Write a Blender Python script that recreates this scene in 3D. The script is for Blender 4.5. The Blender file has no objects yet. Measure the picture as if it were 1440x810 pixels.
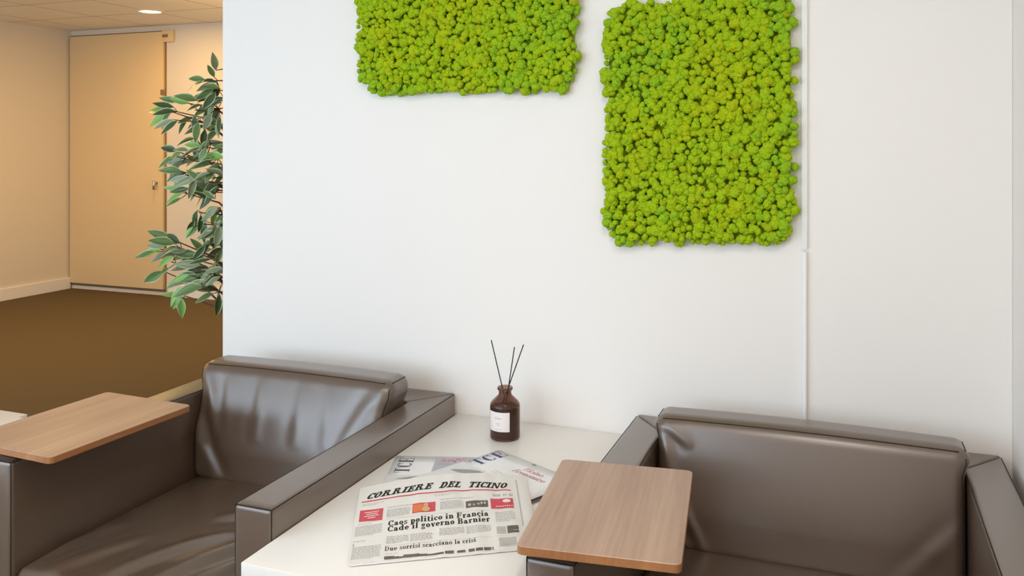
import bpy, bmesh, math, random
import numpy as np
from mathutils import Vector, Matrix, noise

random.seed(7)
rng = np.random.default_rng(11)
SC = bpy.context.scene
COL = SC.collection
PI = math.pi

# ------------------------------------------------------------------ helpers
def tag(o, label=None, cat=None, group=None, kind=None):
    if label: o['label'] = label
    if cat: o['category'] = cat
    if group: o['group'] = group
    if kind: o['kind'] = kind
    return o

def thing(name, label, cat, loc=(0, 0, 0), rz=0, group=None):
    o = bpy.data.objects.new(name, None)
    o.empty_display_size = .05
    COL.objects.link(o)
    o.location = loc
    o.rotation_euler = (0, 0, rz)
    return tag(o, label, cat, group)

def obj(name, bm, mats, parent=None, smooth=True, angle=None):
    me = bpy.data.meshes.new(name)
    if isinstance(bm, tuple):
        me.from_pydata([tuple(v) for v in bm[0]], [], [tuple(f) for f in bm[1]])
        if len(bm) > 2:
            me.polygons.foreach_set('material_index', np.asarray(bm[2], dtype=np.int32))
    else:
        bm.normal_update()
        bm.to_mesh(me)
        bm.free()
    if not isinstance(mats, (list, tuple)): mats = [mats]
    for m in mats: me.materials.append(m)
    me.polygons.foreach_set('use_smooth', np.full(len(me.polygons), smooth))
    if smooth and angle is not None:
        me.set_sharp_from_angle(angle=math.radians(angle))
    me.update()
    o = bpy.data.objects.new(name, me)
    COL.objects.link(o)
    if parent is not None: o.parent = parent
    return o

def struct(name, bm, mats, parent=None, smooth=False, angle=None):
    o = obj(name, bm, mats, parent, smooth, angle)
    if parent is None: o['kind'] = 'structure'
    return o

def add_box(bm, x0, x1, y0, y1, z0, z1, mi=0):
    vs = [bm.verts.new(p) for p in ((x0, y0, z0), (x1, y0, z0), (x1, y1, z0), (x0, y1, z0),
                                    (x0, y0, z1), (x1, y0, z1), (x1, y1, z1), (x0, y1, z1))]
    for f in ((3, 2, 1, 0), (4, 5, 6, 7), (0, 1, 5, 4), (1, 2, 6, 5), (2, 3, 7, 6), (3, 0, 4, 7)):
        bm.faces.new([vs[i] for i in f]).material_index = mi

def boxes(*bs):
    bm = bmesh.new()
    for b in bs: add_box(bm, *b)
    return bm

def bevel_all(bm, w, seg=2):
    bmesh.ops.bevel(bm, geom=list(bm.edges), offset=w, segments=seg, profile=.6, affect='EDGES', clamp_overlap=True)
    return bm

def bbox(x0, x1, y0, y1, z0, z1, w=.004, seg=2):
    return bevel_all(boxes((x0, x1, y0, y1, z0, z1)), w, seg)

def prism(poly, z0, z1, w=.004, seg=2, soft=None):
    """solid over a plan polygon; soft = {i: width factor} for the vertical side that starts at corner i"""
    bm = bmesh.new()
    lo = [bm.verts.new((x, y, z0)) for x, y in poly]
    hi = [bm.verts.new((x, y, z1)) for x, y in poly]
    n = len(poly)
    bm.faces.new(lo[::-1]); bm.faces.new(hi)
    for i in range(n):
        bm.faces.new((lo[i], lo[(i + 1) % n], hi[(i + 1) % n], hi[i]))
    bmesh.ops.recalc_face_normals(bm, faces=bm.faces)
    if w: bevel_all(bm, w, seg)
    return bm

def rbox(w, d, h, r, n=(40, 16, 24), deform=None, c=(0, 0, 0)):
    """a box with rounded edges as a dense skin, pushed about by deform"""
    hx, hy, hz = w / 2, d / 2, h / 2
    def coords(hh, k):
        inner = np.linspace(-(hh - r), hh - r, k)
        edge = r * (1 - np.tan(np.linspace(0, PI / 4, 5))[:-1][::-1] / 1.0)
        e = [hh - r + r * math.tan(a) for a in np.linspace(0, PI / 4, 5)[1:]]
        return np.concatenate([[-x for x in e[::-1]], inner, e])
    X, Y, Z = coords(hx, n[0]), coords(hy, n[1]), coords(hz, n[2])
    bm = bmesh.new()
    cache = {}
    def vert(x, y, z):
        k = (round(x, 6), round(y, 6), round(z, 6))
        if k in cache: return cache[k]
        q = Vector((x, y, z))
        i = Vector((max(-hx + r, min(hx - r, x)), max(-hy + r, min(hy - r, y)), max(-hz + r, min(hz - r, z))))
        dlt = q - i
        p = i + dlt.normalized() * r if dlt.length > 1e-9 else q
        if deform: p = deform(p)
        cache[k] = bm.verts.new((p[0] + c[0], p[1] + c[1], p[2] + c[2]))
        return cache[k]
    def sheet(A, B, fn, flip):
        for i in range(len(A) - 1):
            for j in range(len(B) - 1):
                f = [vert(*fn(A[i], B[j])), vert(*fn(A[i + 1], B[j])), vert(*fn(A[i + 1], B[j + 1])), vert(*fn(A[i], B[j + 1]))]
                bm.faces.new(f[::-1] if flip else f)
    sheet(X, Y, lambda a, b: (a, b, hz), False); sheet(X, Y, lambda a, b: (a, b, -hz), True)
    sheet(X, Z, lambda a, b: (a, -hy, b), False); sheet(X, Z, lambda a, b: (a, hy, b), True)
    sheet(Y, Z, lambda a, b: (hx, a, b), False); sheet(Y, Z, lambda a, b: (-hx, a, b), True)
    return bm

def add_tube(bm, pts, r, n=8, mi=0, cap=True, r1=None):
    pts = [Vector(p) for p in pts]
    rings = []
    m = len(pts)
    for i, p in enumerate(pts):
        t = (pts[min(i + 1, m - 1)] - pts[max(i - 1, 0)]).normalized()
        a = t.orthogonal().normalized() if abs(t.z) > .9 else t.cross(Vector((0, 0, 1))).normalized()
        b = t.cross(a)
        rr = r if r1 is None else r + (r1 - r) * i / (m - 1)
        rings.append([bm.verts.new(p + (a * math.cos(2 * PI * k / n) + b * math.sin(2 * PI * k / n)) * rr) for k in range(n)])
    for i in range(m - 1):
        for k in range(n):
            f = bm.faces.new((rings[i][k], rings[i][(k + 1) % n], rings[i + 1][(k + 1) % n], rings[i + 1][k]))
            f.material_index = mi
    if cap:
        bm.faces.new(rings[0][::-1]).material_index = mi
        bm.faces.new(rings[-1]).material_index = mi
    return bm

def lathe(prof, n=48, c=(0, 0, 0)):
    bm = bmesh.new()
    rings = []
    for r, z in prof:
        if r < 1e-6: rings.append([bm.verts.new((c[0], c[1], c[2] + z))])
        else: rings.append([bm.verts.new((c[0] + r * math.cos(2 * PI * k / n), c[1] + r * math.sin(2 * PI * k / n), c[2] + z)) for k in range(n)])
    for a, b in zip(rings[:-1], rings[1:]):
        for k in range(n):
            k2 = (k + 1) % n
            if len(a) == 1: bm.faces.new((a[0], b[k], b[k2]))
            elif len(b) == 1: bm.faces.new((a[k2], a[k], b[0]))
            else: bm.faces.new((a[k], a[k2], b[k2], b[k]))
    bmesh.ops.recalc_face_normals(bm, faces=bm.faces)
    return bm

# ---------------------------------------------------------------- materials
def srgb(r, g, b):
    f = lambda c: (c / 12.92 if c <= .04045 else ((c + .055) / 1.055) ** 2.4)
    return (f(r / 255), f(g / 255), f(b / 255), 1)

def material(name, col, rough=.6, spec=.5, metal=0, bump=None, var=None, sheen=0, coat=0, trans=0, ior=1.45):
    """bump = (scale, strength, detail); var = (scale, dark factor)"""
    m = bpy.data.materials.new(name)
    m.use_nodes = True
    nt = m.node_tree
    b = nt.nodes['Principled BSDF']
    b.inputs['Base Color'].default_value = col
    b.inputs['Roughness'].default_value = rough
    b.inputs['Specular IOR Level'].default_value = spec
    b.inputs['Metallic'].default_value = metal
    b.inputs['Sheen Weight'].default_value = sheen
    b.inputs['Coat Weight'].default_value = coat
    b.inputs['Transmission Weight'].default_value = trans
    b.inputs['IOR'].default_value = ior
    tc = nt.nodes.new('ShaderNodeTexCoord')
    if bump:
        n = nt.nodes.new('ShaderNodeTexNoise')
        n.inputs['Scale'].default_value = bump[0]
        n.inputs['Detail'].default_value = bump[2] if len(bump) > 2 else 4
        nt.links.new(tc.outputs['Object'], n.inputs['Vector'])
        bp = nt.nodes.new('ShaderNodeBump')
        bp.inputs['Strength'].default_value = bump[1]
        bp.inputs['Distance'].default_value = .002
        nt.links.new(n.outputs['Fac'], bp.inputs['Height'])
        nt.links.new(bp.outputs['Normal'], b.inputs['Normal'])
    if var:
        n = nt.nodes.new('ShaderNodeTexNoise')
        n.inputs['Scale'].default_value = var[0]
        n.inputs['Detail'].default_value = 5
        nt.links.new(tc.outputs['Object'], n.inputs['Vector'])
        mx = nt.nodes.new('ShaderNodeMixRGB')
        mx.inputs[1].default_value = tuple(c * var[1] for c in col[:3]) + (1,)
        mx.inputs[2].default_value = col
        nt.links.new(n.outputs['Fac'], mx.inputs[0])
        nt.links.new(mx.outputs[0], b.inputs['Base Color'])
    return m

def emitter(name, col, s):
    m = bpy.data.materials.new(name)
    m.use_nodes = True
    nt = m.node_tree
    nt.nodes.remove(nt.nodes['Principled BSDF'])
    e = nt.nodes.new('ShaderNodeEmission')
    e.inputs[0].default_value = col
    e.inputs[1].default_value = s
    nt.links.new(e.outputs[0], nt.nodes['Material Output'].inputs[0])
    return m

def wood(name, c0, c1, rough=.38):
    m = material(name, c0, rough, .5)
    nt = m.node_tree
    b = nt.nodes['Principled BSDF']
    tc = nt.nodes.new('ShaderNodeTexCoord')
    mp = nt.nodes.new('ShaderNodeMapping')
    mp.inputs['Scale'].default_value = (60, 1.6, 20)
    nt.links.new(tc.outputs['Object'], mp.inputs['Vector'])
    n = nt.nodes.new('ShaderNodeTexNoise')
    n.inputs['Scale'].default_value = 2.2
    n.inputs['Detail'].default_value = 7
    n.inputs['Roughness'].default_value = .65
    nt.links.new(mp.outputs[0], n.inputs['Vector'])
    mp2 = nt.nodes.new('ShaderNodeMapping')
    mp2.inputs['Scale'].default_value = (9, .5, 4)
    nt.links.new(tc.outputs['Object'], mp2.inputs['Vector'])
    n2 = nt.nodes.new('ShaderNodeTexNoise')
    n2.inputs['Scale'].default_value = 2
    nt.links.new(mp2.outputs[0], n2.inputs['Vector'])
    ad = nt.nodes.new('ShaderNodeMath'); ad.operation = 'ADD'
    nt.links.new(n.outputs['Fac'], ad.inputs[0]); nt.links.new(n2.outputs['Fac'], ad.inputs[1])
    ra = nt.nodes.new('ShaderNodeValToRGB')
    ra.color_ramp.elements[0].position = .36; ra.color_ramp.elements[0].color = c1
    ra.color_ramp.elements[1].position = .66; ra.color_ramp.elements[1].color = c0
    ml = nt.nodes.new('ShaderNodeMath'); ml.operation = 'MULTIPLY'; ml.inputs[1].default_value = .5
    nt.links.new(ad.outputs[0], ml.inputs[0])
    nt.links.new(ml.outputs[0], ra.inputs[0])
    nt.links.new(ra.outputs[0], b.inputs['Base Color'])
    return m

M_WALL = material('white_wall_paint', (.87, .835, .80, 1), .6, .3, bump=(180, .02))
M_WALLB = material('cream_wall_paint', (.76, .70, .60, 1), .6, .3)
M_DOOR = material('cream_door_paint', (.76, .58, .33, 1), .5, .35)
M_GAP = material('dark_gap', (.26, .18, .10, 1), .9, .1)
M_TRIM = material('white_trim', (.86, .85, .84, 1), .45, .4)
M_CARPET = material('brown_carpet', (.150, .112, .062, 1), .95, .1, bump=(700, .5), var=(220, .7))
M_LEATHER = material('brown_leather', (.112, .068, .042, 1), .37, 1.0, bump=(420, .10, 3), var=(6, .85), coat=.8)
M_LEATHER.node_tree.nodes['Principled BSDF'].inputs['Coat Roughness'].default_value = .30
M_LEATHER.node_tree.nodes['Principled BSDF'].inputs['Coat IOR'].default_value = 1.6
M_SEAM = material('leather_seam', (.018, .013, .011, 1), .6, .3)
M_THREAD = material('stitch_thread', (.20, .18, .17, 1), .6, .3)
M_FOOT = material('dark_foot', (.02, .02, .02, 1), .5, .4)
M_WOOD = wood('tray_wood', (.50, .335, .245, 1), (.35, .215, .150, 1))
M_EDGE = wood('tray_edge_wood', (.42, .19, .075, 1), (.30, .12, .045, 1))
M_STEEL = material('bracket_steel', (.5, .5, .5, 1), .3, .5, 1)
M_TABLE = material('white_laminate', (.85, .815, .775, 1), .32, .5)
M_PAPER = material('newsprint', (.77, .745, .715, 1), .75, .2)
M_GLOSS = material('cover_paper', (.84, .83, .84, 1), .35, .4)
M_INK = material('black_ink', (.030, .028, .028, 1), .7, .2)
M_GREYINK = material('small_print_grey', (.47, .46, .45, 1), .8, .1)
M_RED = material('red_ink', (.62, .09, .12, 1), .7, .2)
M_ORANGE = material('orange_ink', (.72, .20, .08, 1), .7, .2)
M_SKINT = material('portrait_ink', (.66, .42, .22, 1), .7, .2)
M_PALE = material('pale_ink', (.86, .70, .70, 1), .7, .2)
M_PHOTO = material('grey_photo_ink', (.22, .19, .17, 1), .7, .2, var=(90, .35))
M_PHOTOL = material('light_photo_ink', (.60, .57, .53, 1), .7, .2, var=(60, .7))
M_BLUE = material('blue_ink', (.055, .05, .22, 1), .5, .3)
M_PINK = material('pink_ink', (.72, .30, .38, 1), .5, .3)
M_CRIMSON = material('crimson_ink', (.50, .04, .13, 1), .5, .3)
M_COVERGREY = material('cover_picture_grey', (.50, .49, .53, 1), .35, .4, var=(7, .75))
M_COVERLITE = material('cover_picture_light', (.76, .75, .755, 1), .35, .4, var=(9, .85))
M_COVERDARK = material('cover_picture_dark', (.20, .19, .19, 1), .35, .4, var=(12, 1.8))
M_AMBER = material('amber_glass', (.42, .25, .19, 1), .06, .5, trans=.92, ior=1.3)
M_OIL = material('amber_oil', (.105, .066, .055, 1), .12, .4)
M_LABEL = material('label_paper', (.82, .76, .74, 1), .6, .3)
M_REED = material('black_reed', (.022, .020, .020, 1), .7, .2)
M_BARK = material('ficus_bark', (.17, .105, .06, 1), .85, .2, var=(60, .6))
M_POT = material('grey_pot', (.18, .18, .18, 1), .5, .4)
M_SOIL = material('potting_soil', (.03, .02, .014, 1), .95, .1)
M_LEAF = [material('leaf_green_%s' % n, c, .32, .5) for n, c in
          (('dark', (.070, .115, .040, 1)), ('mid', (.140, .235, .070, 1)), ('bright', (.25, .50, .10, 1)), ('grey', (.26, .32, .19, 1)))]
M_LEAFEDGE = material('leaf_cream_edge', (.52, .62, .36, 1), .45, .4)
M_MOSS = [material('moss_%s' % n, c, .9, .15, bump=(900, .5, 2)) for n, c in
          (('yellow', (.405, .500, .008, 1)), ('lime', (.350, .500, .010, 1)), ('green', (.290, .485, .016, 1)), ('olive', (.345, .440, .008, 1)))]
M_MOSSBACK = material('moss_backing', (.26, .36, .012, 1), .95, .1)
M_LAMPRIM = material('lamp_rim', (.8, .76, .68, 1), .4, .4)
M_GLOW = emitter('lamp_glow', (1, .80, .50, 1), 5)
M_WFRAME = material('window_frame_white', (.8, .8, .8, 1), .4, .4)

# ceiling of square tiles
M_CEIL = material('ceiling_tiles', (.80, .77, .72, 1), .85, .2)
def tile_lines(m):
    nt = m.node_tree; b = nt.nodes['Principled BSDF']
    g = nt.nodes.new('ShaderNodeNewGeometry')
    s = nt.nodes.new('ShaderNodeSeparateXYZ')
    nt.links.new(g.outputs['Position'], s.inputs[0])
    outs = []
    for k, off in (('X', 4.94 + 6.1), ('Y', -2.4 + 6.1)):
        a = nt.nodes.new('ShaderNodeMath'); a.operation = 'ADD'; a.inputs[1].default_value = off
        nt.links.new(s.outputs[k], a.inputs[0])
        d = nt.nodes.new('ShaderNodeMath'); d.operation = 'PINGPONG'; d.inputs[1].default_value = .61
        nt.links.new(a.outputs[0], d.inputs[0])
        c = nt.nodes.new('ShaderNodeMath'); c.operation = 'LESS_THAN'; c.inputs[1].default_value = .011
        md = nt.nodes.new('ShaderNodeMath'); md.operation = 'MODULO'; md.inputs[1].default_value = .61
        nt.links.new(a.outputs[0], md.inputs[0]); nt.links.new(md.outputs[0], c.inputs[0])
        outs.append(c)
    mx = nt.nodes.new('ShaderNodeMath'); mx.operation = 'MAXIMUM'
    nt.links.new(outs[0].outputs[0], mx.inputs[0]); nt.links.new(outs[1].outputs[0], mx.inputs[1])
    cm = nt.nodes.new('ShaderNodeMixRGB')
    cm.inputs[1].default_value = (.80, .77, .72, 1); cm.inputs[2].default_value = (.36, .31, .25, 1)
    nt.links.new(mx.outputs[0], cm.inputs[0]); nt.links.new(cm.outputs[0], b.inputs['Base Color'])
tile_lines(M_CEIL)

# ------------------------------------------------------------------ setting
CEIL = 2.29
XL, XR, YB, YF = -6.48, .334, 3.638, -3.4
struct('floor', boxes((XL - .1, XR + .1, YF - .1, YB + .1, -.05, 0)), M_CARPET)
struct('ceiling', boxes((XL - .1, XR + .1, YF - .1, YB + .1, CEIL, CEIL + .05)), M_CEIL)
struct('wall_left', boxes((XL - .1, XL, YF - .1, YB + .1, 0, CEIL)), M_WALLB)
struct('wall_right', boxes((XR, XR + .1, YF - .1, YB + .1, 0, CEIL)), M_WALL)
struct('wall_back', boxes((XL, XR, YB, YB + .1, 0, CEIL)), M_WALLB)
struct('wall_middle', bbox(-1.813, XR, 0, .10, 0, CEIL, .003), M_WALL, smooth=True, angle=40)
WX0, WX1, WZ0, WZ1 = -6.0, -.95, .50, 2.16
struct('wall_front', boxes((XL, WX0, YF - .1, YF, 0, CEIL), (WX1, XR, YF - .1, YF, 0, CEIL),
                           (WX0, WX1, YF - .1, YF, 0, WZ0), (WX0, WX1, YF - .1, YF, WZ1, CEIL)), M_WALL)
wf = [(WX0, WX0 + .05, YF - .08, YF - .02, WZ0, WZ1), (WX1 - .05, WX1, YF - .08, YF - .02, WZ0, WZ1),
      (WX0 + .05, WX1 - .05, YF - .08, YF - .02, WZ0, WZ0 + .05), (WX0 + .05, WX1 - .05, YF - .08, YF - .02, WZ1 - .05, WZ1)]
for k in (1, 2, 3, 4):
    xm = WX0 + (WX1 - WX0) * k / 5
    wf.append((xm - .02, xm + .02, YF - .08, YF - .02, WZ0 + .05, WZ1 - .05))
struct('window_1', boxes(*wf), M_WFRAME)
struct('baseboard_left', bbox(XL, XL + .018, YF, YB - .02, 0, .10, .004), M_TRIM)
struct('baseboard_back', bbox(-5.37, XR, YB - .018, YB, 0, .10, .004), M_TRIM)
# joint of the wall panels: two flat cover strips, one above the other
struct('trim_1', bbox(-.1085, -.0955, -.010, 0, 1.045, CEIL, .002), M_TRIM, smooth=True, angle=40)
struct('trim_2', bbox(-.1070, -.0970, -.014, 0, 0, 1.040, .004), M_TRIM, smooth=True, angle=40)

# cream door in the far corner
d = struct('door_1', bbox(-6.462, -5.414, YB - .032, YB - .004, .055, 2.235, .004), M_DOOR, smooth=True, angle=40)
obj('door_gap', boxes((-6.475, -5.40, YB - .006, YB, .03, 2.246)), M_GAP, d, False)
obj('threshold', bbox(-6.475, -5.40, YB - .03, YB, 0, .034, .004), M_TRIM, d)
bm = bmesh.new(); add_tube(bm, [(-5.475, YB - .034, .955), (-5.475, YB - .034 - .035, .955)], .011, 12)
add_tube(bm, [(-5.475, YB - .069, .975), (-5.475, YB - .069, .90)], .010, 10)
obj('door_handle', bm, M_STEEL, d)
obj('lock', lathe([(0, .012), (.016, .010), (.018, 0)], 20), M_GAP, d)
lk = d.children[-1]; lk.rotation_euler = (PI / 2, 0, 0); lk.location = (-5.465, YB - .033, .845)
hb = obj('hinge_bracket', bbox(-5.425, -5.31, YB - .03, YB, 2.145, 2.245, .006), M_DOOR, d)
obj('hinge_slot', bbox(-5.42, -5.36, YB - .034, YB - .028, 2.185, 2.21, .002), M_GAP, hb)
obj('hinge', bbox(-5.432, -5.405, YB - .04, YB - .02, 1.70, 1.745, .003), M_GAP, d)

# ceiling lamp in the back room
def downlight(x, y, label, glow=M_GLOW):
    t = thing('ceiling_downlight', label, 'ceiling light', (x, y, CEIL))
    obj('rim', lathe([(.078, -.001), (.080, -.010), (.098, -.007), (.102, 0)], 40), M_LAMPRIM, t)
    obj('diffuser', lathe([(0, -.004), (.079, -.004)], 40), glow, t)
    return t
downlight(-4.92, 2.95, 'round recessed ceiling light glowing above the corner with the cream door')

# --------------------------------------------------------------- armchairs
def seam_tube(paths, r=.0013):
    bm = bmesh.new()
    for p in paths: add_tube(bm, p, r, 6)
    return bm

def smoothpath(pts, k=6):
    out = []
    for a, b in zip(pts[:-1], pts[1:]):
        for i in range(k): out.append(Vector(a).lerp(Vector(b), i / k))
    out.append(Vector(pts[-1]))
    return out

def ridge(px, py, x0, y0, x1, y1, w, a):
    """height of a soft fold lying along a line"""
    dx, dy = x1 - x0, y1 - y0
    L2 = dx * dx + dy * dy
    t = ((px - x0) * dx + (py - y0) * dy) / L2
    tc = max(0., min(1., t))
    qx, qy = px - (x0 + dx * tc), py - (y0 + dy * tc)
    s = (qx * dy - qy * dx) / math.sqrt(L2)
    dist2 = qx * qx + qy * qy
    env = math.sin(PI * max(.0, min(1., t * .9 + .05))) ** .6
    return a * env * (math.exp(-dist2 / (w * w)) - .55 * math.exp(-((s - 1.6 * w) ** 2 + max(0, dist2 - s * s)) / (w * w)))

def armchair(label, xc, W, cush, seat_f, tray, traylabel=None):
    T, L, H, TB = .088, .822, .607, .115
    t = thing('leather_armchair', label, 'armchair', (xc, -.004, 0))
    h = W / 2
    g = .0006
    Z0 = .065
    for s in (-1, 1):
        poly = [(s * h, -L), (s * (h - T), -L), (s * (h - T), -TB + g), (s * h, -g * 1.5)]
        a = obj('armrest', prism(poly if s < 0 else poly[::-1], Z0, H, .011, 4), M_LEATHER, t, True, 50)
        e = .0026
        xo, xi = s * (h - e), s * (h - T + e)
        paths = [[(xo, -L + e, H - e), (xo, -.012, H - e)], [(xi, -L + e, H - e), (xi, -TB - .01, H - e)],
                 [(xo, -L + e, H - e), (xi, -L + e, H - e)],
                 [(xo, -L + e, H - e), (xo, -L + e, Z0 + .01)], [(xi, -L + e, H - e), (xi, -L + e, Z0 + .01)]]
        obj('seam', seam_tube(paths), M_SEAM, a)
        bm = bmesh.new()
        n = 13
        for row in (.0125, .0175):
            for k in range(n):
                x = xo + (xi - xo) * (.10 + .80 * k / (n - 1))
                add_box(bm, x - .0016, x + .0016, -L + row - .0005, -L + row + .0005, H - .0002, H + .0006)
        obj('stitching', bm, M_THREAD, a, False)
    poly = [(-h, 0), (-h + T, -TB), (h - T, -TB), (h, 0)]
    bf = obj('back_frame', prism([(-h + g * 2, 0), (-h + T + g, -TB), (h - T - g, -TB), (h - g * 2, 0)], Z0, H, .006, 3), M_LEATHER, t, True, 50)
    inner = W - 2 * T
    # seat base and cushion
    obj('seat_base', bbox(-inner / 2 + .001, inner / 2 - .001, -L + .012, -TB - .001, Z0 + .01, .262, .008, 3), M_LEATHER, t, True, 50)
    SD = L - TB - .006
    def sdef(p):
        xn, yn = p.x / (inner / 2), p.y / (SD / 2)
        q = Vector(p)
        if p.z > 0:
            k = max(0, 1 - xn ** 4) * max(0, 1 - yn ** 4)
            q.z += .022 * k + seat_f(p.x, p.y) * min(1, k * 3)
        return q
    sc_ = obj('seat_cushion', rbox(inner - .004, SD, .112, .022, (90, 90, 4), sdef, (0, -TB - .002 - SD / 2, .263 + .056)), M_LEATHER, t)
    # back cushion
    ctop, cy0, cth, cw, bul, wr, dxl = cush
    ch = ctop - .374
    czc = .374 + ch / 2
    def bdef(p):
        xn, zn = p.x / (cw / 2), p.z / (ch / 2)
        q = Vector(p)
        front = max(0., min(1., (cth / 2 - p.y) / cth))
        lean = 1 - max(0, (zn + .40) / 1.40) ** 1.45
        q.y -= front * lean * (bul + .022 * max(0, 1 - abs(xn) ** 3))
        q.y += front * wr(p.x, p.z)
        zabs = czc + p.z
        if zabs > H + .004:                       # the cushion spills over the arms a little
            k = min(1, (zabs - H - .004) / .03)
            q.x += math.copysign(dxl * k * abs(xn) ** 6, p.x)
        q.z += .005 * (1 - xn * xn) * max(0, zn) ** 2
        return q
    yc = -cy0 - cth / 2
    bc = obj('back_cushion', rbox(cw, cth, ch, .026, (90, 10, 60), bdef, (0, yc, czc)), M_LEATHER, t)
    r = .026
    k45 = r * (1 - .7071)
    def edge(pts): return [bdef(Vector(p)) + Vector((0, yc, czc)) for p in pts]
    hx, hy, hz = cw / 2 - k45, cth / 2 - k45, ch / 2 - k45
    top = edge([(x, -hy, hz) for x in np.linspace(-hx + .012, hx - .012, 40)])
    sides = [edge([(s * hx, -hy, z) for z in np.linspace(hz - .012, -hz + .02, 24)]) for s in (-1, 1)]
    sides += [edge([(s * hx, y, hz) for y in np.linspace(-hy + .012, hy - .012, 8)]) for s in (-1, 1)]
    obj('piping', seam_tube([top] + sides, .0013), M_SEAM, bc)
    for sx in (-1, 1):
        for y in (-.07, -L + .07):
            obj('foot', lathe([(0, 0), (.020, 0), (.024, Z0 + .005), (0, Z0 + .005)], 20, (sx * (h - .05), y, 0)), M_FOOT, t, True, 40)
    # swivel tray on the arm
    tx, ty, tw, td, trz = tray
    def rr(w, d, r, n=5):
        o = []
        for cx, cy, a0 in ((w / 2 - r, d / 2 - r, 0), (-w / 2 + r, d / 2 - r, 90), (-w / 2 + r, -d / 2 + r, 180), (w / 2 - r, -d / 2 + r, 270)):
            for i in range(n + 1):
                a = math.radians(a0 + 90 * i / n); o.append((cx + r * math.cos(a), cy + r * math.sin(a)))
        return o
    tb = bmesh.new()
    out = rr(tw, td, .012)
    lo = [tb.verts.new((x, y, -.0145)) for x, y in out]
    mi = [tb.verts.new((x, y, -.0012)) for x, y in out]
    hi = [tb.verts.new((x * (1 - .002 / tw), y * (1 - .002 / td), 0)) for x, y in out]
    n = len(out)
    tb.faces.new(hi).material_index = 0
    tb.faces.new(lo[::-1]).material_index = 0
    for i in range(n):
        j = (i + 1) % n
        tb.faces.new((lo[i], lo[j], mi[j], mi[i])).material_index = 1
        tb.faces.new((mi[i], mi[j], hi[j], hi[i])).material_index = 0
    tr = obj('tray', tb, [M_WOOD, M_EDGE], t, True, 30)
    tr.location = (tx - xc, ty + .004, .6365)
    tr.rotation_euler = (0, 0, trz)
    if traylabel: tr['label'] = traylabel
    # pivot plate between arm and tray
    ax = -h + T / 2
    pb = lathe([(0, -.0145), (.03, -.0145), (.03, -.0215), (.018, -.0225), (.018, -.0297), (0, -.0297)], 28)
    br = obj('tray_pivot', pb, M_STEEL, tr, True, 40)
    off = Matrix.Rotation(-trz, 3, 'Z') @ Vector((ax - (tx - xc), 0, 0))
    br.location = (off.x, off.y, 0)
    return t

def seat_left(x, y):
    z = 0
    for a in ((.02, -.34, .24, .10, .020, .013), (.10, -.36, .27, .02, .022, .014), (-.10, -.36, .06, -.08, .020, .009),
              (-.22, -.36, -.10, -.16, .020, .009), (.17, -.36, .28, -.08, .018, .010), (-.02, -.02, .22, .16, .020, .008),
              (-.30, -.30, -.22, -.12, .02, .005)):
        z += ridge(x, y, *a)
    return z
def seat_right(x, y):
    return ridge(x, y, -.2, -.3, -.05, .1, .02, .008) + ridge(x, y, .2, -.3, .05, .1, .02, .008)
def wr_left(x, z):
    w = 0
    for x0, x1, a in ((-.19, -.17, .0025), (-.08, -.07, .003), (.05, .055, .0025), (.13, .15, .002), (-.27, -.20, .006), (.27, .18, .005)):
        w += ridge(x, z, x0, .135, x1, -.02, .018, -a)
    w += ridge(x, z, -.29, .05, -.16, -.13, .02, .008) + ridge(x, z, .29, .05, .16, -.13, .02, .008)
    return w
def wr_right(x, z):
    w = ridge(x, z, -.285, .02, -.20, -.145, .011, -.006) + ridge(x, z, -.315, .02, -.255, -.145, .010, -.004)
    w += ridge(x, z, .315, .00, .19, -.13, .016, -.0025)
    w += ridge(x, z, -.31, .12, -.275, .0, .014, -.006) + ridge(x, z, -.30, .135, -.24, .09, .012, -.004)
    return w

armchair('brown leather armchair left of the white table, its back cushion shining bluish', -1.400, .767,
         (.684, .112, .105, .588, .052, wr_left, .012), seat_left, (-1.706, -.628, .292, .402, math.radians(-2.5)))
armchair('brown leather armchair right of the newspaper, standing in the room corner', -.098, .820,
         (.668, .088, .098, .638, .026, wr_right, .010), seat_right, (-.405, -.637, .268, .406, math.radians(7)))

# ------------------------------------------------------------- white tables
def side_table(label, x0, x1, y0, y1, notch=None):
    t = thing('side_table', label, 'table', ((x0 + x1) / 2, (y0 + y1) / 2, 0))
    w, dd = (x1 - x0) / 2, (y1 - y0) / 2
    poly = [(-w, -dd), (w, -dd), (w, dd)]
    if notch:
        a, b, dp = notch
        poly += [(b - t.location.x, dd), (b - t.location.x, dd - dp), (a - t.location.x, dd - dp), (a - t.location.x, dd)]
    poly += [(-w, dd)]
    obj('tabletop', prism(poly, .520, .550, .0022, 2), M_TABLE, t, True, 40)
    for s in (-1, 1):
        obj('side_panel', bbox(min(s * w, s * (w - .03)), max(s * w, s * (w - .03)), -dd + .002, dd - .002, 0, .5195, .002), M_TABLE, t)
    obj('back_panel', bbox(-w + .031, w - .031, dd - .06, dd - .04, .03, .5195, .002), M_TABLE, t)
    obj('shelf', bbox(-w + .031, w - .031, -dd + .03, dd - .061, .16, .185, .002), M_TABLE, t)
    return t
side_table('white table between the two armchairs, carrying the newspaper and the brown bottle', -1.0145, -.510, -.918, -.003)
side_table('white table at the far side of the left armchair, notch cut in its back edge', -2.31, -1.80, -1.345, -.434, (-2.117, -2.090, .028))

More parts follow.
